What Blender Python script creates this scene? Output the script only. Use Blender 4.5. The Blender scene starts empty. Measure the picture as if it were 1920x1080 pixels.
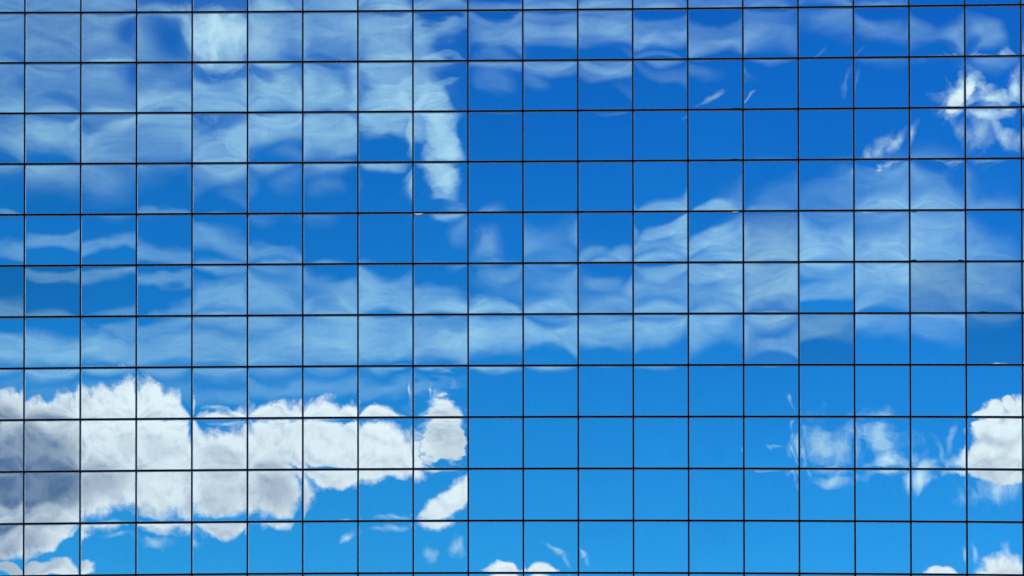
import bpy, bmesh, math, random
from mathutils import Vector, Matrix

random.seed(11)
scene = bpy.context.scene
COL = scene.collection

# ------------------------------------------------------------------ camera
F_PX, W_PX = 5500.0, 1920.0            # focal length in pixels of a 1920 wide frame
YAW, PITCH, ROLL = -0.01201, 0.02843, -0.00091
RISE = 1500.0                          # perspective-control rise of the lens, same pixels
CAM = Vector((0.0, 0.0, 1.65))
DIST = 78.927                          # camera to facade plane (y = DIST)

fwd = Vector((math.sin(YAW) * math.cos(PITCH), math.cos(YAW) * math.cos(PITCH), math.sin(PITCH)))
rgt = Vector((math.cos(YAW), -math.sin(YAW), 0.0))
upv = rgt.cross(fwd)
c_, s_ = math.cos(ROLL), math.sin(ROLL)
rgt, upv = c_ * rgt + s_ * upv, -s_ * rgt + c_ * upv

cd = bpy.data.cameras.new("camera")
cam = bpy.data.objects.new("camera", cd)
COL.objects.link(cam)
m = Matrix((rgt, upv, -fwd)).transposed().to_4x4()
m.translation = CAM
cam.matrix_world = m
cd.sensor_fit = 'HORIZONTAL'
cd.sensor_width = 36.0
cd.lens = 36.0 * F_PX / W_PX
cd.shift_y = RISE / W_PX
cd.clip_start = 0.1
cd.clip_end = 20000.0
scene.camera = cam

# ------------------------------------------------------------------ sun, exposure
SUN_EL, SUN_AZ = 48.0, 112.0           # azimuth from +Y (building side) towards +X
sd = bpy.data.lights.new("sun", 'SUN')
sd.energy = 3.0
sd.angle = math.radians(0.53)
sd.color = (1.0, 0.96, 0.9)
sun = bpy.data.objects.new("sun", sd)
COL.objects.link(sun)
se, sa = math.radians(SUN_EL), math.radians(SUN_AZ)
to_sun = Vector((math.sin(sa) * math.cos(se), math.cos(sa) * math.cos(se), math.sin(se)))
sun.rotation_euler = to_sun.to_track_quat('Z', 'Y').to_euler()
sun.location = (0, 0, 80)

scene.view_settings.view_transform = 'Standard'
scene.view_settings.look = 'None'
scene.view_settings.exposure = 0.0
scene.view_settings.gamma = 1.0
scene.render.engine = 'CYCLES'
scene.cycles.max_bounces = 3
scene.cycles.diffuse_bounces = 1
scene.cycles.glossy_bounces = 3
scene.cycles.use_adaptive_sampling = True
scene.cycles.adaptive_threshold = 0.02


# ------------------------------------------------------------------ node helper
class NT:
    def __init__(self, tree):
        self.t = tree
        tree.nodes.clear()

    def put(self, sock, v):
        if isinstance(v, bpy.types.NodeSocket):
            self.t.links.new(v, sock)
        else:
            sock.default_value = v

    def node(self, typ, ins=(), **kw):
        n = self.t.nodes.new(typ)
        for k, v in kw.items():
            setattr(n, k, v)
        for k, v in (ins.items() if isinstance(ins, dict) else enumerate(ins)):
            if v is not None:
                self.put(n.inputs[k], v)
        return n

    def m(self, op, *a, clamp=False):
        return self.node('ShaderNodeMath', a, operation=op, use_clamp=clamp).outputs[0]

    def v(self, op, *a, out=0, scale=None):
        n = self.node('ShaderNodeVectorMath', a, operation=op)
        if scale is not None:
            self.put(n.inputs['Scale'], scale)
        return n.outputs['Value' if op in ('LENGTH', 'DOT_PRODUCT') else 'Vector']

    def mapr(self, x, a, b, c, d, smooth=False):
        n = self.node('ShaderNodeMapRange', (x, a, b, c, d))
        n.interpolation_type = 'SMOOTHSTEP' if smooth else 'LINEAR'
        n.clamp = not smooth     # smoothstep is bounded already
        return n.outputs[0]

    def mix(self, f, a, b, blend='MIX'):
        n = self.t.nodes.new('ShaderNodeMix')
        n.data_type = 'RGBA'
        n.blend_type = blend
        n.clamp_factor = True
        self.put(n.inputs[0], f)
        self.put(n.inputs[6], a if isinstance(a, bpy.types.NodeSocket) else (*a, 1.0))
        self.put(n.inputs[7], b if isinstance(b, bpy.types.NodeSocket) else (*b, 1.0))
        return n.outputs[2]

    def noise(self, vec, scale, detail, rough, dist=0.0, out=0):
        n = self.t.nodes.new('ShaderNodeTexNoise')
        n.noise_dimensions = '3D'
        self.put(n.inputs['Vector'], vec)
        n.inputs['Scale'].default_value = scale
        n.inputs['Detail'].default_value = detail
        n.inputs['Roughness'].default_value = rough
        n.inputs['Distortion'].default_value = dist
        return n.outputs[out]


# ------------------------------------------------------------------ world: blue sky with cirrus and cumulus
# Clouds stand in the half of the sky the glass wall faces.  They are laid out on a chart of that half
# (gnomonic, 1 unit = 1/55 of the tangent), and every noise runs on the direction itself.
world = bpy.data.worlds.new("World")
scene.world = world
world.use_nodes = True
T = NT(world.node_tree)
geo = T.node('ShaderNodeNewGeometry')
D = T.v('SCALE', geo.outputs['Incoming'], scale=-1.0)     # direction looked at
tc = T.node('ShaderNodeTexCoord')
D = T.v('NORMALIZE', tc.outputs['Generated'])

sky = T.node('ShaderNodeTexSky')
sky.sky_type = 'NISHITA'
sky.sun_disc = False
sky.sun_elevation = se
sky.sun_rotation = sa
sky.altitude = 300.0
sky.air_density = 1.0
sky.dust_density = 0.3
sky.ozone_density = 3.0


def chart_axes(v):
    return (v[0], -v[1], v[2])


zc = T.m('MAXIMUM', T.v('DOT_PRODUCT', D, chart_axes(fwd)), 0.15)
xc = T.m('DIVIDE', T.v('DOT_PRODUCT', D, chart_axes(rgt)), zc)
yc = T.m('DIVIDE', T.v('DOT_PRODUCT', D, chart_axes(upv)), zc)
X = T.m('MULTIPLY_ADD', xc, F_PX / 100, 9.6)
Y = T.m('MULTIPLY_ADD', yc, -F_PX / 100, 5.4 + RISE / 100)
P = T.node('ShaderNodeCombineXYZ', (X, Y, 0.0)).outputs[0]
Q = T.v('SCALE', D, scale=F_PX / 100)

SHIFT = 130            # how far (chart px) the panes right of the fold look to the right
def L(x, y, rx, ry, rot=0.0, op=1.0, core=0.15): return (x, y, rx, ry, rot, op, core)
def R(x, y, rx, ry, rot=0.0, op=1.0, core=0.15): return (x + SHIFT, y, rx, ry, rot, op, core)

# soft high cirrus; a negative opacity clears a gap in what came before it; a larger core gives a firmer edge
CIRRUS = [
    # left, upper part
    L(100, 130, 420, 230, 0, .22, .4), L(560, 110, 330, 190, 0, .28, .3), L(300, 235, 460, 100, 0, .24, .3),
    L(60, 60, 260, 150, 0, .22), L(250, 60, 150, 80, 0, .20), L(40, 260, 220, 70, 0, .36),
    L(230, 205, 170, 38, -8, .36, .4), L(330, 210, 160, 46, 10, .28, .4), L(420, 250, 120, 56, 0, .40),
    L(100, 190, 110, 34, 0, -.7, .1), L(300, 72, 76, 72, 0, -.95, .1), L(405, 152, 110, 36, -4, -.85, .1),
    L(130, 315, 170, 50, 5, .26), L(240, 335, 90, 60, 10, .20), L(430, 345, 70, 46, 0, .16), L(580, 345, 80, 46, 0, .20),
    L(60, 385, 150, 24, 0, -.5),
    L(350, 55, 26, 62, -22, .55, .4), L(413, 68, 64, 60, 0, .8, .55), 
    L(520, 70, 60, 70, 20, .44, .4), L(615, 40, 70, 60, 0, .40), L(560, 205, 130, 56, 20, .46, .4),
    L(510, 245, 90, 70, -40, .40), L(620, 250, 90, 50, -20, .34),
    L(600, 135, 56, 24, 30, -.6, .4), L(490, 160, 46, 26, 30, -.6, .4),
    # the plume
    L(725, 60, 90, 84, 0, .50, .4), L(745, 160, 95, 66, 0, .56, .6), L(800, 170, 50, 80, -12, .50, .65),
    L(765, 250, 112, 58, 0, .58, .6), L(832, 265, 40, 110, -8, .60, .7), L(835, 345, 48, 62, 0, .56, .6),
    L(718, 245, 70, 62, 0, .42, .5), L(800, 372, 40, 14, -8, -.6, .3),
    L(845, 80, 62, 26, 10, -.7, .4), L(800, 15, 130, 35, 0, .42), L(835, 105, 60, 14, -12, .4, .4),
    R(905, 440, 50, 70, 30, .24), R(925, 510, 100, 36, -15, .26), L(870, 440, 40, 60, 20, .3),
    # band crossing the whole wall
    L(120, 466, 190, 28, 0, .40, .4), L(330, 460, 150, 28, 5, .36, .3), L(480, 478, 120, 38, 15, .30),
    L(430, 552, 130, 46, 0, .50, .4), L(640, 545, 120, 58, 14, .46, .4), L(570, 588, 200, 36, 0, .30),
    L(770, 572, 180, 34, 0, .36),
    L(20, 640, 240, 60, 0, .56, .4), L(300, 640, 240, 56, 0, .46, .3), L(560, 640, 240, 58, 0, .48, .3),
    L(300, 580, 110, 24, 0, .34, .3),
    L(800, 628, 300, 48, 0, .58, .3), L(1000, 628, 240, 50, 0, .60, .3),
    R(1140, 620, 220, 52, -4, .60, .35), R(1270, 605, 130, 56, -14, .40),
    L(300, 725, 500, 34, 0, .24), L(700, 722, 260, 32, 0, .26),
    R(1000, 520, 160, 60, -20, .20), R(1130, 482, 60, 30, 0, .34, .4), R(1150, 545, 180, 44, -8, .40),
    R(1270, 470, 140, 34, -24, .56, .45), R(1350, 450, 70, 44, -20, .40, .4), R(1340, 535, 170, 60, 0, .50),
    R(1450, 480, 150, 96, 0, .56, .4), R(1620, 490, 220, 100, 0, .54, .35), R(1800, 460, 220, 106, 0, .50, .3),
    R(1500, 606, 170, 32, -8, .46, .5), R(1700, 590, 200, 46, 6, .30), R(1860, 560, 150, 50, 4, .36),
    R(1560, 350, 200, 56, -15, .22), R(1660, 345, 120, 76, -30, .28), R(1760, 350, 130, 60, 0, .26),
    R(1850, 325, 64, 56, 0, -.8, .3),
    # upper band
    R(940, 50, 130, 48, 0, .46, .3), R(1060, 66, 130, 46, 0, .50, .3), R(1170, 52, 140, 44, 0, .50, .3),
    R(1290, 56, 140, 44, -8, .40, .3), R(930, 120, 70, 46, 20, .22), R(1240, 128, 120, 24, 6, .22, .3),
    R(1420, 46, 120, 40, 0, .30), R(1560, 50, 150, 40, 0, .18), R(1680, 60, 130, 50, 0, .30),
    R(1850, 62, 90, 70, 0, .42, .4), R(1545, 75, 46, 40, 0, -.6), R(1785, 92, 44, 36, -30, -.8, .3),
    R(1100, 5, 500, 26, 0, .34), L(300, 5, 300, 30, 0, .3),
]
# torn veils and wisps
WISP = [
    L(413, 68, 90, 86, 0, .84),
    L(745, 175, 80, 50, 10, .30), L(830, 280, 32, 120, -12, .36), L(835, 345, 50, 60, 0, .34),
    R(905, 435, 40, 76, -20, .14), L(510, 75, 60, 60, 30, .3),
    L(826, 812, 70, 92, 20, 1.0), L(822, 830, 56, 66, 30, 1.0), L(793, 735, 9, 40, -8, .8), L(425, 772, 50, 16, 14, .8),
    L(655, 1000, 26, 30, 40, .8), L(735, 988, 44, 14, 0, .55), L(860, 1030, 24, 36, 45, .65), L(800, 1040, 18, 20, 60, .35),
    L(300, 992, 60, 18, 0, .5), L(220, 990, 44, 12, 0, .4),
    R(1330, 185, 46, 8, -28, .36), R(1655, 272, 20, 48, 30, .6), R(1683, 260, 18, 46, 35, .6), R(1632, 285, 14, 30, 25, .5),
    R(1618, 308, 26, 14, -20, .8), R(1786, 180, 48, 50, 20, 1.0), R(1800, 168, 32, 56, 10, 1.0), R(1850, 192, 90, 24, 0, .9),
    R(1830, 172, 24, 30, -30, .7), R(1908, 172, 30, 60, 12, .95), R(1840, 240, 44, 64, 10, .5), R(1895, 235, 24, 60, -45, .8),
    R(1450, 838, 40, 14, 8, .5), R(1486, 752, 9, 34, -18, .5), R(1560, 835, 84, 66, 0, .62),
    R(1507, 850, 14, 60, -8, .6), R(1600, 830, 12, 60, -8, .4), R(1660, 815, 66, 50, 0, .62), R(1560, 896, 74, 16, 4, .65),
    R(1675, 866, 64, 26, -20, 1.0), R(1726, 890, 30, 42, 35, .95), R(1800, 866, 32, 24, -30, .9),
    R(1040, 1035, 40, 10, 30, .6), R(1062, 1060, 8, 26, -25, .35), R(1785, 820, 10, 44, 15, .35), R(1760, 840, 10, 40, -20, .3),
    R(1870, 915, 84, 42, -14, .8), R(1830, 1040, 10, 34, -10, .5), R(1890, 1030, 10, 24, -30, .5), R(1600, 150, 10, 44, 20, .16),
]
# cumulus
CUMULUS = [
    L(830, 800, 40, 56, 15), L(812, 838, 42, 42, 30), L(850, 830, 30, 40, 0), R(1792, 182, 20, 26, 25),
    R(1870, 764, 18, 18, 0), R(1896, 756, 18, 22, 0), R(1842, 784, 24, 12, 0),
    L(20, 815, 75, 80, 0), L(110, 800, 80, 82, 0), L(185, 785, 66, 80, 0), L(250, 765, 60, 84, 0),
    L(315, 785, 46, 72, 0), L(40, 900, 110, 90, 0), L(180, 890, 120, 92, 0), L(310, 880, 110, 96, 0),
    L(430, 870, 90, 92, 0), L(420, 930, 90, 58, 0), L(520, 845, 80, 92, 0), L(520, 920, 66, 66, -18), L(605, 835, 76, 84, 0),
    L(690, 845, 66, 80, 30), L(735, 850, 58, 50, 25), L(640, 880, 90, 40, 0), L(735, 880, 60, 26, 10),
    L(845, 942, 80, 34, -34), L(30, 1010, 70, 44, -15), L(95, 1005, 70, 34, -28), L(115, 1082, 60, 32, -12),
    L(40, 1080, 60, 24, 0), L(90, 955, 100, 50, 0), L(-90, 890, 140, 120, 0), L(-30, 950, 110, 50, 0), L(260, 840, 110, 70, 0),
    R(942, 1080, 42, 22, 0), R(1012, 1080, 34, 22, 0),
    R(1890, 820, 78, 76, 0), R(1860, 850, 60, 46, 0), R(1925, 790, 50, 64, 0), R(1880, 870, 80, 36, 0),
    R(1890, 1085, 62, 52, 0), R(1770, 1082, 36, 20, 0),
]
# grey undersides of the cumulus
SHADE = [
    L(-60, 850, 270, 100, 0, .74, .4), L(20, 912, 190, 80, -3, .90, .35), L(95, 785, 60, 34, 0, .36), L(-20, 960, 190, 50, 0, .55, .3),
    L(190, 905, 110, 60, 0, .56, .2), L(205, 855, 60, 36, 0, .16), L(290, 825, 50, 46, 0, .22), L(415, 868, 84, 44, 0, .34, .3),
    L(420, 935, 84, 60, 0, .34, .3), L(515, 925, 80, 72, 0, .50, .3), L(310, 965, 90, 28, 0, .22), L(620, 885, 90, 28, 0, .18),
    L(540, 865, 60, 34, 0, .16), L(40, 1010, 120, 56, 0, .58), L(40, 1060, 80, 50, 0, .5), L(110, 1075, 70, 34, 0, .45),
    L(840, 830, 60, 60, 0, .30), L(720, 875, 70, 24, 0, .14), L(850, 960, 60, 16, -34, .16),
    R(1885, 820, 80, 22, -6, .32), R(1860, 880, 80, 34, 0, .26), R(1900, 1090, 60, 26, 0, .22),
]


def blob(pos, b, prev):
    # prev only makes the nodes run one blob after the other (its weight here is nil)
    x, y, rx, ry, rot, op, core = b
    loc = (x / 100, y / 100, 0)
    if isinstance(prev, bpy.types.NodeSocket):
        loc = T.node('ShaderNodeCombineXYZ', (x / 100, y / 100, prev)).outputs[0]
    mp = T.node('ShaderNodeMapping', (pos, loc, (0, 0, math.radians(rot)), (rx / 100, ry / 100, 1e5)),
                vector_type='TEXTURE')
    return T.v('LENGTH', mp.outputs[0])


def around(scale, amp, detail):
    n = T.noise(Q, scale, detail, 0.55, out=1)
    return T.v('MULTIPLY_ADD', T.v('SUBTRACT', n, (0.5, 0.5, 0.5)), (amp, amp, amp), P)


def touching(blobs, box, grow, margin):
    """The blobs that can show inside box (chart pixels)."""
    x0, x1, y0, y1 = box
    out = []
    for b in blobs:
        x, y, rx, ry, rot, op, core = b
        c, s = math.cos(math.radians(rot)), math.sin(math.radians(rot))
        ex = math.hypot(rx * c, ry * s) * grow + margin
        ey = math.hypot(rx * s, ry * c) * grow + margin
        if x + ex > x0 and x - ex < x1 and y + ey > y0 and y - ey < y1:
            out.append(b)
    return out


# polarised deep blue overhead, paler air towards the horizon all round
base = T.mix(1.0, sky.outputs[0], (0.019, 0.142, 1.03), 'MULTIPLY')
dz = T.m('MAXIMUM', T.node('ShaderNodeSeparateXYZ', (D,)).outputs[2], 0.0)
hz_b = T.m('EXPONENT', T.m('MULTIPLY', dz, -1 / 0.15))
hz_r = T.m('EXPONENT', T.m('MULTIPLY', dz, -1 / 0.07))
air = T.node('ShaderNodeCombineXYZ', (T.m('MULTIPLY', hz_r, 4.8), T.m('MULTIPLY', hz_b, 11.4), T.m('MULTIPLY', hz_b, 7.0))).outputs[0]
base = T.mix(1.0, base, air, 'ADD')

CIRRUS_COL, WISP_COL = (5.8, 8.9, 10.0), (7.6, 9.4, 9.9)
WHITE_COL, GREY_COL = (9.9, 10.0, 10.2), (0.33, 1.15, 2.8)


def streaks():
    coarse = T.noise(T.v('MULTIPLY', Q, (0.5, 1.0, 1.6)), 1.3, 4, 0.55, 0.7)
    fine = T.noise(T.v('MULTIPLY', Q, (0.45, 1.0, 1.9)), 3.0, 5, 0.6, 0.5)
    both = T.m('MULTIPLY_ADD', fine, 0.45, T.m('MULTIPLY', coarse, 0.8))
    return T.mapr(both, 0.43, 0.82, 0.62, 1.38)


def sky_piece(box):
    """Sky over one rectangle of the chart, with only the clouds that reach into it (a node group of its own)."""
    global T, P, Q, base
    keep = (T, P, Q, base)
    g = bpy.data.node_groups.new("sky_patch", 'ShaderNodeTree')
    for nm, ty in (("place", 'NodeSocketVector'), ("ray", 'NodeSocketVector'), ("blue", 'NodeSocketColor')):
        g.interface.new_socket(nm, in_out='INPUT', socket_type=ty)
    g.interface.new_socket("light", in_out='OUTPUT', socket_type='NodeSocketShader')
    T = NT(g)
    gi = T.node('NodeGroupInput')
    P, Q, base = gi.outputs[0], gi.outputs[1], gi.outputs[2]
    T.node('NodeGroupOutput', (piece(box),))
    T, P, Q, base = keep
    n = T.node('ShaderNodeGroup')
    n.node_tree = g
    for k, v in enumerate((P, Q, base)):
        T.put(n.inputs[k], v)
    return n.outputs[0]


def piece(box):
    col = base
    bl = touching(CIRRUS, box, 1.15, 35)
    if bl:
        pos = around(0.8, 0.6, 1.5)
        acc = 0.0
        for b in bl:
            w = T.mapr(blob(pos, b, acc), 1.15, b[6], 0.0, abs(b[5]) * (0.57 if 0 < b[5] < 0.9 else 1.0), smooth=True)
            if acc == 0.0:
                acc = w
            elif b[5] > 0:
                acc = T.m('MULTIPLY_ADD', w, T.m('SUBTRACT', 1.0, acc), acc)
            else:
                acc = T.m('MULTIPLY', acc, T.m('SUBTRACT', 1.0, w))
        col = T.mix(T.m('MULTIPLY', acc, streaks()), col, CIRRUS_COL)
    bl = touching(WISP, box, 1.75, 20)
    if bl:
        pos = around(1.7, 0.4, 2)
        fib = T.noise(T.v('MULTIPLY', Q, (1.2, 1.2, 1.0)), 2.2, 6, 0.58, 0.3)
        fib = T.m('MULTIPLY', T.m('SUBTRACT', fib, 0.5), 2.1)
        acc = 0.0
        for b in bl:
            v_ = T.m('ADD', T.m('SUBTRACT', 1.0, blob(pos, b, acc)), fib)
            w = T.mapr(v_, 0.0, 1.25, 0.0, b[5] * 0.95, smooth=True)
            acc = w if acc == 0.0 else T.m('MAXIMUM', acc, w)
        col = T.mix(acc, col, WISP_COL)
    bl = touching(CUMULUS, box, 1.45, 15)
    if bl:
        pos = around(2.6, 0.2, 1.5)
        acc = 0.0
        for b in bl:
            w = T.m('SUBTRACT', 1.0, blob(pos, b, acc))
            acc = w if acc == 0.0 else T.m('SMOOTH_MAX', acc, w, 0.12)
        fbm = T.noise(Q, 2.4, 8, 0.64)
        dens = T.m('MULTIPLY_ADD', T.m('SUBTRACT', fbm, 0.5), 0.9, acc)
        cum = T.mapr(dens, -0.04, 0.36, 0.0, 1.0, smooth=True)
        # grey undersides, softly modelled billows
        shade = T.mapr(T.noise(Q, 1.3, 7, 0.62, 0.3), 0.42, 0.74, 0.0, 0.12, smooth=True)
        lee = T.noise(T.v('ADD', Q, (0.07, 0.0, 0.17)), 2.4, 5, 0.6)      # density on the sunward side
        lee = T.m('SUBTRACT', lee, T.noise(Q, 2.4, 5, 0.6))
        shade = T.m('ADD', shade, T.mapr(lee, -0.03, 0.22, 0.0, 0.22))
        bl = touching(SHADE, box, 1.1, 15)
        if bl:
            pos = around(1.0, 0.8, 3)
            acc = 0.0
            for b in bl:
                w = T.mapr(blob(pos, b, acc), 1.1, b[6], 0.0, b[5], smooth=True)
                acc = w if acc == 0.0 else T.m('SMOOTH_MAX', acc, w, 0.15)
            lump = T.mapr(T.noise(T.v('MULTIPLY', Q, (1.2, 1.2, 0.8)), 1.0, 5, 0.5, 0.3), 0.3, 0.7, 0.9, 1.08)
            dark = T.m('MULTIPLY', acc, lump)
            rest_ = T.m('SUBTRACT', 1.0, T.m('MULTIPLY', acc, 0.75))
            shade = T.m('MULTIPLY_ADD', shade, rest_, dark)
        col = T.mix(cum, col, T.mix(shade, WHITE_COL, GREY_COL))
    return T.node('ShaderNodeBackground', (col, 0.1)).outputs[0]


def open_sky():
    """The rest of the sky: the same kinds of cloud, scattered at random."""
    far = T.mapr(T.noise(D, 7.0, 5, 0.6, 0.8), 0.5, 0.8, 0.0, 0.4, smooth=True)
    col = T.mix(T.m('MULTIPLY', far, away), base, CIRRUS_COL)
    fc = T.m('SUBTRACT', T.noise(D, 9.0, 6, 0.56), T.mapr(away, 0.0, 1.0, 0.9, 0.58))
    fs = T.mapr(T.noise(D, 14.0, 3, 0.5), 0.45, 0.7, 0.0, 0.5)
    col = T.mix(T.mapr(fc, 0.0, 0.06, 0.0, 1.0, smooth=True), col, T.mix(fs, WHITE_COL, GREY_COL))
    return T.node('ShaderNodeBackground', (col, 0.1)).outputs[0]


def pick(cond, yes, no):
    return T.node('ShaderNodeMixShader', (cond, no, yes)).outputs[0]


XS = [-400, 230, 470, 700, 945, 1260, 1460, 1660, 2400]
YS = [-400, 120, 230, 320, 420, 500, 590, 690, 800, 900, 1500]
BIG = 1e5


def sky_rows(k0, k1, x0, x1):
    if k1 - k0 == 1:
        return sky_piece((x0, x1, YS[k0] if k0 else -BIG, YS[k1] if k1 < len(YS) - 1 else BIG))
    km = (k0 + k1) // 2
    low = sky_rows(k0, km, x0, x1)
    return pick(T.m('LESS_THAN', Y, YS[km] / 100), low, sky_rows(km, k1, x0, x1))


def sky_cols(k0, k1):
    if k1 - k0 == 1:
        return sky_rows(0, len(YS) - 1, XS[k0] if k0 else -BIG, XS[k1] if k1 < len(XS) - 1 else BIG)
    km = (k0 + k1) // 2
    low = sky_cols(k0, km)
    return pick(T.m('LESS_THAN', X, XS[km] / 100), low, sky_cols(km, k1))


off = T.v('LENGTH', T.v('MULTIPLY', T.v('SUBTRACT', P, (10.0, 5.4, 0)), (1 / 14.0, 1 / 9.0, 0)))
away = T.mapr(off, 1.0, 1.4, 0.0, 1.0, smooth=True)
inside = T.m('LESS_THAN', off, 1.0)
both = pick(inside, sky_cols(0, len(XS) - 1), open_sky())
T.node('ShaderNodeOutputWorld', (both,))
world.cycles.sampling_method = 'MANUAL'
world.cycles.sample_map_resolution = 512

# ------------------------------------------------------------------ materials
def material(name):
    mt = bpy.data.materials.new(name)
    mt.use_nodes = True
    return mt, NT(mt.node_tree)


def finish(n, sh):
    n.node('ShaderNodeOutputMaterial', (sh,))


def oattr(n, name):
    return n.node('ShaderNodeAttribute', attribute_type='OBJECT', attribute_name=name).outputs['Fac']


def make_glass(name, dusty):
    mt, n = material(name)
    cell = n.node('ShaderNodeAttribute', attribute_type='GEOMETRY', attribute_name='cell').outputs['Vector']
    sep = n.node('ShaderNodeSeparateXYZ', (cell,))
    x, z = sep.outputs[0], sep.outputs[2]
    seed = oattr(n, 'grain')
    q = n.node('ShaderNodeCombineXYZ', (x, z, n.m('MULTIPLY', seed, 37.0))).outputs[0]
    fx = n.m('SUBTRACT', 1.0, n.m('MULTIPLY', x, x))
    fz = n.m('SUBTRACT', 1.0, n.m('MULTIPLY', z, z))
    bow = n.m('MULTIPLY', n.m('MULTIPLY', fx, fz), oattr(n, 'bow'))
    bow = n.m('ADD', bow, n.m('ADD', n.m('MULTIPLY', fx, oattr(n, 'roll_x')), n.m('MULTIPLY', fz, oattr(n, 'roll_z'))))
    bow = n.m('MULTIPLY_ADD', n.m('MULTIPLY', x, z), oattr(n, 'twist'), bow)
    x6, z6 = n.m('POWER', n.m('ABSOLUTE', x), 6.0), n.m('POWER', n.m('ABSOLUTE', z), 6.0)
    bow = n.m('MULTIPLY_ADD', n.m('ADD', x6, z6), n.m('MULTIPLY', oattr(n, 'pinch'), -1.0), bow)
    wav = n.m('MULTIPLY', n.m('SUBTRACT', n.noise(q, 0.9, 1.0, 0.4), 0.5), oattr(n, 'wave'))
    rip = n.m('MULTIPLY', n.m('SUBTRACT', n.noise(n.v('MULTIPLY', q, (1.0, 1.5, 1.0)), 2.0, 0.8, 0.4), 0.5), oattr(n, 'ripple'))
    h = n.m('ADD', n.m('ADD', bow, wav), rip)
    bump = n.node('ShaderNodeBump', {'Strength': 1.0, 'Distance': 0.001, 'Height': h})
    bump.inputs['Filter Width'].default_value = 0.6
    tint = n.mix(oattr(n, 'tone'), (0.40, 0.52, 0.60), (0.80, 0.95, 1.0))
    run = n.noise(n.v('MULTIPLY', q, (5.0, 0.5, 1.0)), 2.0, 5, 0.65)     # faint rain streaks and dust
    soil = n.mapr(n.m('ADD', run, n.m('MULTIPLY', n.noise(q, 9.0, 4, 0.7), 0.5)), 0.5, 1.0, 1.0, 0.945)
    tint = n.mix(1.0, tint, n.node('ShaderNodeCombineXYZ', (soil, soil, soil)).outputs[0], 'MULTIPLY')
    gl = n.node('ShaderNodeBsdfGlossy', {'Color': tint, 'Roughness': 0.0, 'Normal': bump.outputs[0]})
    s = gl.outputs[0]
    if dusty:                                  # a film of dirt, thicker in places
        df = n.node('ShaderNodeBsdfDiffuse', {'Color': (0.42, 0.42, 0.50, 1)})
        film = n.m('MULTIPLY', n.mapr(n.noise(q, 1.2, 6, 0.7), 0.3, 0.7, 0.6, 1.3), oattr(n, 'film'))
        s = n.node('ShaderNodeMixShader', (film, s, df.outputs[0])).outputs[0]
    finish(n, s)
    return mt


def make_plain(name, base, rough, var=0.15, scale=4.0, metallic=0.0, spec=0.5):
    mt, n = material(name)
    tcn = n.node('ShaderNodeTexCoord')
    nz = n.noise(tcn.outputs['Object'], scale, 6, 0.6)
    lo = tuple(c * (1 - var) for c in base)
    hi = tuple(min(1, c * (1 + var)) for c in base)
    c = n.mix(n.mapr(nz, 0.3, 0.7, 0, 1), lo, hi)
    p = n.node('ShaderNodeBsdfPrincipled', {'Base Color': c, 'Roughness': rough, 'Metallic': metallic, 'Specular IOR Level': spec})
    finish(n, p.outputs[0])
    return mt


GLASS = make_glass("mirror_coated_glass", False)
DUSTY = make_glass("dusty_mirror_coated_glass", True)
BLACK = make_plain("black_anodised_aluminium", (0.0012, 0.0016, 0.005), 0.6, spec=0.06)
CORE = make_plain("dark_concrete_core", (0.03, 0.03, 0.035), 0.9)
PAVE = make_plain("grey_paving", (0.22, 0.21, 0.20), 0.85, 0.2, 0.6)
STONE = make_plain("granite_plinth", (0.10, 0.10, 0.11), 0.5, 0.3, 8.0)
RUBBER = make_plain("loose_rubber_gasket", (0.06, 0.10, 0.13), 0.6)
HALO = make_plain("pale_halo_strip", (0.46, 0.54, 0.62), 0.7, 0.1, 3.0)  # pale colour stands in for the bright halo along the bars
SEAL = make_plain("pale_sealant", (0.75, 0.80, 0.82), 0.6)


def mesh_obj(name, verts, faces, mat, parent=None, loc=(0, 0, 0)):
    me = bpy.data.meshes.new(name)
    me.from_pydata(verts, [], faces)
    me.materials.append(mat)
    me.update()
    o = bpy.data.objects.new(name, me)
    COL.objects.link(o)
    o.location = loc
    if parent:
        o.parent = parent
    return o


def box_verts(x0, x1, y0, y1, z0, z1):
    return [(x0, y0, z0), (x1, y0, z0), (x1, y1, z0), (x0, y1, z0), (x0, y0, z1), (x1, y0, z1), (x1, y1, z1), (x0, y1, z1)]


BOXF = [(0, 3, 2, 1), (4, 5, 6, 7), (0, 1, 5, 4), (1, 2, 6, 5), (2, 3, 7, 6), (3, 0, 4, 7)]

# ------------------------------------------------------------------ ground
S = 9000.0
g = mesh_obj("ground", [(-S, -S, 0), (S, -S, 0), (S, S, 0), (-S, S, 0)], [(0, 1, 2, 3)], PAVE)
g["kind"] = "structure"
g["label"] = "pale grey paved ground in front of the glass building"

# ------------------------------------------------------------------ the building
DX, DZ = 1.5, 1.40498
X0, Z0 = -14.13457, 31.63326 + CAM.z
I0, I1 = -8, 27            # columns of panes I0..I1-1
J0, J1 = -8, 23            # rows of panes (row number grows downwards)
VI = range(-1, 19)         # columns and rows seen in the photograph
VJ = range(-1, 12)


def lattice(i, j):
    """A node of the grid; the frame is a little out of true, as built."""
    u = max(-1.15, min(1.15, (i - 8.75) / 9.25))
    v = max(-1.15, min(1.15, (j - 5.3) / 5.6))
    ex, ez = LAT(u, v)
    return X0 + DX * i + ex, Z0 - DZ * j + ez


EZ = [0.032, 0.0525, -0.0562, -0.0157, -0.0008, -0.0222, 0.0032, -0.0098, -0.0154, -0.0636, -0.0045, 0.002]
EX = [0.0112, 0.0011, -0.0707, -0.0193, -0.0353, 0.0012, 0.1158, 0.0114]


def LAT(u, v):
    ez = sum(EZ[a * 4 + b] * u ** a * v ** b for a in range(3) for b in range(4))
    ex = sum(EX[a * 2 + b] * u ** a * v ** b for a in range(4) for b in range(2))
    return ex, ez


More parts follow.
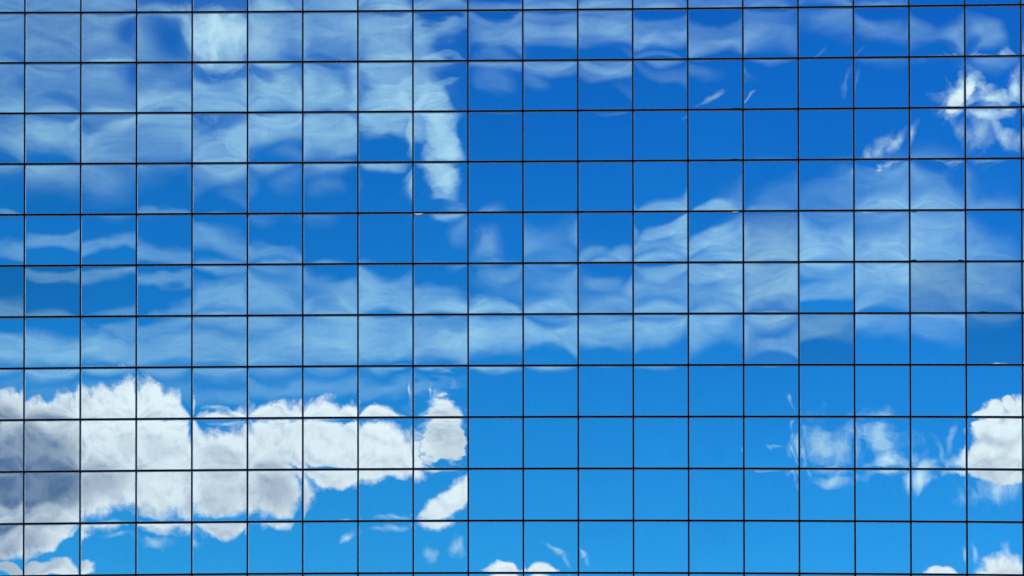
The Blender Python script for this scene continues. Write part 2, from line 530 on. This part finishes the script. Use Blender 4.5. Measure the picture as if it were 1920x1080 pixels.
bld = bpy.data.objects.new("glass_office_building", None)
COL.objects.link(bld)
bld.location = (0, DIST, 0)
bld["label"] = "office building clad in a grid of mirrored panes reflecting blue sky and clouds"
bld["category"] = "building"

HALF_T, HALF_M = 0.0235, 0.0195         # half widths of transoms and mullions
xl, xr = lattice(I0, 5)[0], lattice(I1, 5)[0]
zb, zt = lattice(5, J1)[1], lattice(5, J0)[1]
core = mesh_obj("wall", box_verts(xl - 0.2, xr + 0.2, 0.09, 26.0, 0.004, zt + 0.6), BOXF, CORE, bld)
plinth = mesh_obj("plinth", box_verts(xl - 0.3, xr + 0.3, -0.12, 0.085, 0.004, zb - 0.06), BOXF, STONE, bld)
cop = mesh_obj("coping", box_verts(xl - 0.3, xr + 0.3, -0.06, 0.085, zt + 0.06, zt + 0.75), BOXF, BLACK, bld)


def strip(name, nodes, half, y0, y1, vertical, mat, parent):
    vs, fs = [], []
    for k, (x, z) in enumerate(nodes):
        if vertical:
            a, b = (x - half, z), (x + half, z)
        else:
            a, b = (x, z - half), (x, z + half)
        vs += [(a[0], y0, a[1]), (b[0], y0, b[1]), (b[0], y1, b[1]), (a[0], y1, a[1])]
        if k:
            p, q = 4 * (k - 1), 4 * k
            for e in range(4):
                f = (p + e, p + (e + 1) % 4, q + (e + 1) % 4, q + e)
                fs.append(f if vertical else f[::-1])
    n = len(vs)
    cap0, cap1 = (3, 2, 1, 0), (n - 4, n - 3, n - 2, n - 1)
    fs += [cap0, cap1] if vertical else [cap0[::-1], cap1[::-1]]
    o = mesh_obj(name, vs, fs, mat, parent)
    return o


LIP = 0.007  # added pale strip behind each bar, standing for the bright sharpening halo
for i in range(I0, I1 + 1):
    nodes = [lattice(i, j) for j in range(J1, J0 - 1, -1)]
    o = strip("mullion", nodes, HALF_M, -0.012, 0.02, True, BLACK, bld)
    strip("halo_strip", nodes, HALF_M + LIP, -0.003, 0.085, True, HALO, o)
for j in range(J0, J1 + 1):
    nodes = [lattice(i, j) for i in range(I0, I1 + 1)]
    o = strip("transom", nodes, HALF_T, -0.015, 0.017, False, BLACK, bld)
    strip("halo_strip", nodes, HALF_T + LIP, -0.005, 0.08, False, HALO, o)


def smooth_rand():
    return (random.random() + random.random() + random.random()) / 1.5 - 1.0


# what the single panes show: reflectance (tone 0..1), film of dirt (at far left the grey of reflected cloud), own lean in chart pixels
TONE = {(16, 5): .55, (17, 5): .62, (17, 6): .42, (14, 6): .52, (18, 5): .6, (18, 6): .5, (-1, 5): .40, (0, 5): .55, (1, 5): .80,
        (13, 4): .86, (13, 5): .88, (13, 6): .86, (0, 0): .85, (1, 0): .87, (-1, 0): .85, (2, 1): .88}
FILM = {(13, 4): .13, (13, 5): .13, (13, 6): .07, (16, 5): .08, (17, 5): .05, (-1, 8): .04, (0, 8): .05, (0, 0): .05, (1, 0): .05}  # far-left entries put the grey of reflected cloud into the film
RIPPLE = {(7, 8): .40, (7, 7): .34, (7, 2): .16, (7, 1): .16, (6, 2): .14, (6, 1): .16, (7, 3): .22, (7, 0): .20, (6, 0): .14,
          (17, 1): .14, (16, 1): .10, (5, 0): .12, (5, 1): .14, (14, 8): .12, (15, 8): .16, (8, 0): .14, (8, 1): .12, (8, 5): .12}


FLAT = {(i, j) for i in (14, 15, 16, 17, 18) for j in (1, 2, 7, 8, 9, 10)} | {(i, j) for i in (3, 4, 5) for j in (0,)} \
    | {(i, j) for i in range(6, 10) for j in (8, 9, 10, 11)} | {(i, 9) for i in range(0, 6)} | {(12, 1)}


LEAN = {(-1, 8): (-25, 0), (0, 8): (-34, 4), (-1, 9): (-20, 6), (0, 9): (-30, 8), (1, 8): (26, -4), (1, 9): (14, 0), (2, 9): (20, -6),
        (1, 7): (-6, 0), (2, 7): (-10, -2), (3, 7): (26, -12), (4, 7): (6, 4), (3, -1): (0, -38), (3, 1): (0, 30), (2, 0): (-24, 0), (4, 0): (34, 0), (6, 8): (-6, 0), (7, 8): (-6, 0), (7, 7): (-6, 4),
        (4, 8): (10, 6), (2, 8): (-12, -10), (5, 9): (-4, 0), (3, 0): (0, 0), (7, 9): (0, 0), (6, 9): (-6, 10)}


def pane_props(i, j):
    mm = 0.68 / (4 * F_PX) * 1000          # chart pixels of reach at the pane's edge -> millimetres of bow
    r = smooth_rand
    calm = (i, j) in FLAT
    bow, roll_x, roll_z = 30 + 44 * r(), 26 * r(), 26 * r()
    twist, pinch = 36 * r(), 6 + 8 * r()
    wave = 0.25 + 0.9 * random.random() ** 2
    lean_x, lean_y = 80 * r(), 70 * r()
    if j >= 7:
        bow, roll_x, roll_z, lean_x, lean_y, twist = bow * .7, roll_x * .5, roll_z * .5, lean_x * .4, lean_y * .4, twist * .5
    if j == 7 and i < 7:
        bow = 34 + 8 * r()
    if j == 6 and i < 8:
        bow, lean_y = 10 + 8 * r(), -20 + 8 * r()
    if calm:
        bow, roll_x, roll_z, twist, pinch = 6 + 8 * r(), 4 * r(), 4 * r(), 6 * r(), 3
        lean_x, lean_y, wave = lean_x * .3, lean_y * .3, 0.3
    if i in (6, 7, 8):
        lean_x, roll_x, twist = lean_x * .2, roll_x * .4, twist * .4
    if (i, j) == (3, 0):
        bow = pinch = roll_x = roll_z = twist = 0.0
    if (i, j) in LEAN:
        lean_x, lean_y = LEAN[i, j]
    if i >= 8:
        lean_x += SHIFT
    return dict(bow=bow * mm, roll_x=roll_x * mm, roll_z=roll_z * mm, twist=twist * mm, pinch=pinch * mm, wave=wave,
                ripple=RIPPLE.get((i, j), 0.02 + 0.05 * random.random()),
                tone=TONE.get((i, j), (0.86 if i < 3 and j < 4 else 0.97) + 0.10 * smooth_rand()), film=FILM.get((i, j), 0.0),  # greyer cirrus reflection put into the tone of the upper-left panes
                grain=random.random()), lean_x / (2 * F_PX), lean_y / (2 * F_PX)


def pane_shape(i, j):
    a, b = lattice(i, j), lattice(i + 1, j)
    d, c = lattice(i, j + 1), lattice(i + 1, j + 1)
    g1, g2 = HALF_M - 0.004, HALF_T - 0.004
    q = [(d[0] + g1, d[1] + g2), (c[0] - g1, c[1] + g2), (b[0] - g1, b[1] - g2), (a[0] + g1, a[1] - g2)]
    cx, cz = sum(p[0] for p in q) / 4, sum(p[1] for p in q) / 4
    return cx, cz, [(p[0] - cx, p[1] - cz) for p in q]


CELL = [(-1, 0, -1), (1, 0, -1), (1, 0, 1), (-1, 0, 1)]


def give_cells(me, n):
    at = me.attributes.new("cell", 'FLOAT_VECTOR', 'POINT')
    data = []
    for _ in range(n):
        for c in CELL + CELL:
            data += c
    at.data.foreach_set("vector", data)


PANEF = [(0, 1, 2, 3), (7, 6, 5, 4), (0, 4, 5, 1), (1, 5, 6, 2), (2, 6, 7, 3), (3, 7, 4, 0)]
rest_v, rest_f = [], []
for j in range(J0, J1):
    for i in range(I0, I1):
        cx, cz, q = pane_shape(i, j)
        pr, lx, ly = pane_props(i, j)
        # front faces -Y; yaw about Z turns the normal sideways, pitch about X turns it up or down
        rot = Matrix.Rotation(lx, 4, 'Z') @ Matrix.Rotation(ly, 4, 'X')
        vs = [(x, 0.0, z) for x, z in q] + [(x, 0.024, z) for x, z in q]
        if i in VI and j in VJ:
            o = mesh_obj("pane", vs, PANEF, DUSTY if (i, j) in FILM else GLASS, bld, (cx, 0.018, cz))
            o.rotation_euler = rot.to_euler()
            give_cells(o.data, 1)
            for k, v in pr.items():
                o[k] = v
        else:
            k0 = len(rest_v)
            rest_v += [tuple(rot @ Vector(v) + Vector((cx, 0.018, cz))) for v in vs]
            rest_f += [tuple(k0 + e for e in f) for f in PANEF]
rest = mesh_obj("outer_panes", rest_v, rest_f, GLASS, bld)
give_cells(rest.data, len(rest_v) // 8)
rest["kind"] = "stuff"
for k, v in dict(bow=1.0, roll_x=0.2, roll_z=0.2, twist=0.2, pinch=0.2, wave=0.8, ripple=0.08, tone=0.97, film=0.01, grain=0.3).items():
    rest[k] = v

# ------------------------------------------------------------------ loose ends of gasket and sealant on the frame
def curl(name, i, j, fx, up, length, thick, mat, label):
    """A short bit of strip that has worked loose at a transom: a bowed sliver with rounded ends."""
    a, b = lattice(i, j), lattice(i + 1, j)
    x = a[0] + (b[0] - a[0]) * fx
    z = a[1] + (b[1] - a[1]) * fx + up * (HALF_T + LIP * 0.6)
    vs, fs, n = [], [], 9
    for k in range(n):
        t = k / (n - 1)
        h = up * thick * math.sin(math.pi * t) ** 0.7
        px = (t - 0.5) * length
        for y in (-0.026, -0.008):
            vs += [(px, y, -up * 0.004), (px, y, h)]
        if k:
            q, r = 4 * (k - 1), 4 * k
            fs += [(q, r, r + 1, q + 1), (q + 2, q + 3, r + 3, r + 2), (q + 1, r + 1, r + 3, q + 3), (q, q + 2, r + 2, r)]
    fs += [(0, 1, 3, 2), (4 * n - 4, 4 * n - 2, 4 * n - 1, 4 * n - 3)]
    o = mesh_obj(name, vs, fs, mat, bld, (x, 0, z))
    o["label"] = label


curl("loose_gasket", 16, 4, 0.08, -1, 0.16, 0.022, RUBBER, "dark loop of loose rubber gasket under a transom")
curl("loose_gasket", 16, 5, 0.07, 1, 0.17, 0.024, RUBBER, "dark loop of loose rubber gasket above a transom")
curl("loose_gasket", 16, 5, 0.90, 1, 0.15, 0.02, RUBBER, "dark loop of loose rubber gasket at the right end of a pane")
curl("loose_gasket", 12, 2, 0.88, 1, 0.20, 0.012, RUBBER, "flat loose gasket end on the upper transom")
curl("loose_gasket", 12, 3, 0.86, 1, 0.20, 0.012, RUBBER, "flat loose gasket end below the flat blue panes")
curl("loose_gasket", 17, 6, 0.30, 1, 0.16, 0.014, RUBBER, "small loose gasket end beside the dark panes")
curl("loose_sealant", 12, 4, 0.85, -1, 0.18, 0.022, SEAL, "pale shred of sealant under a transom")
curl("loose_sealant", 7, 4, 0.10, -1, 0.26, 0.045, SEAL, "white sliver of loose sealant hanging under a transom")
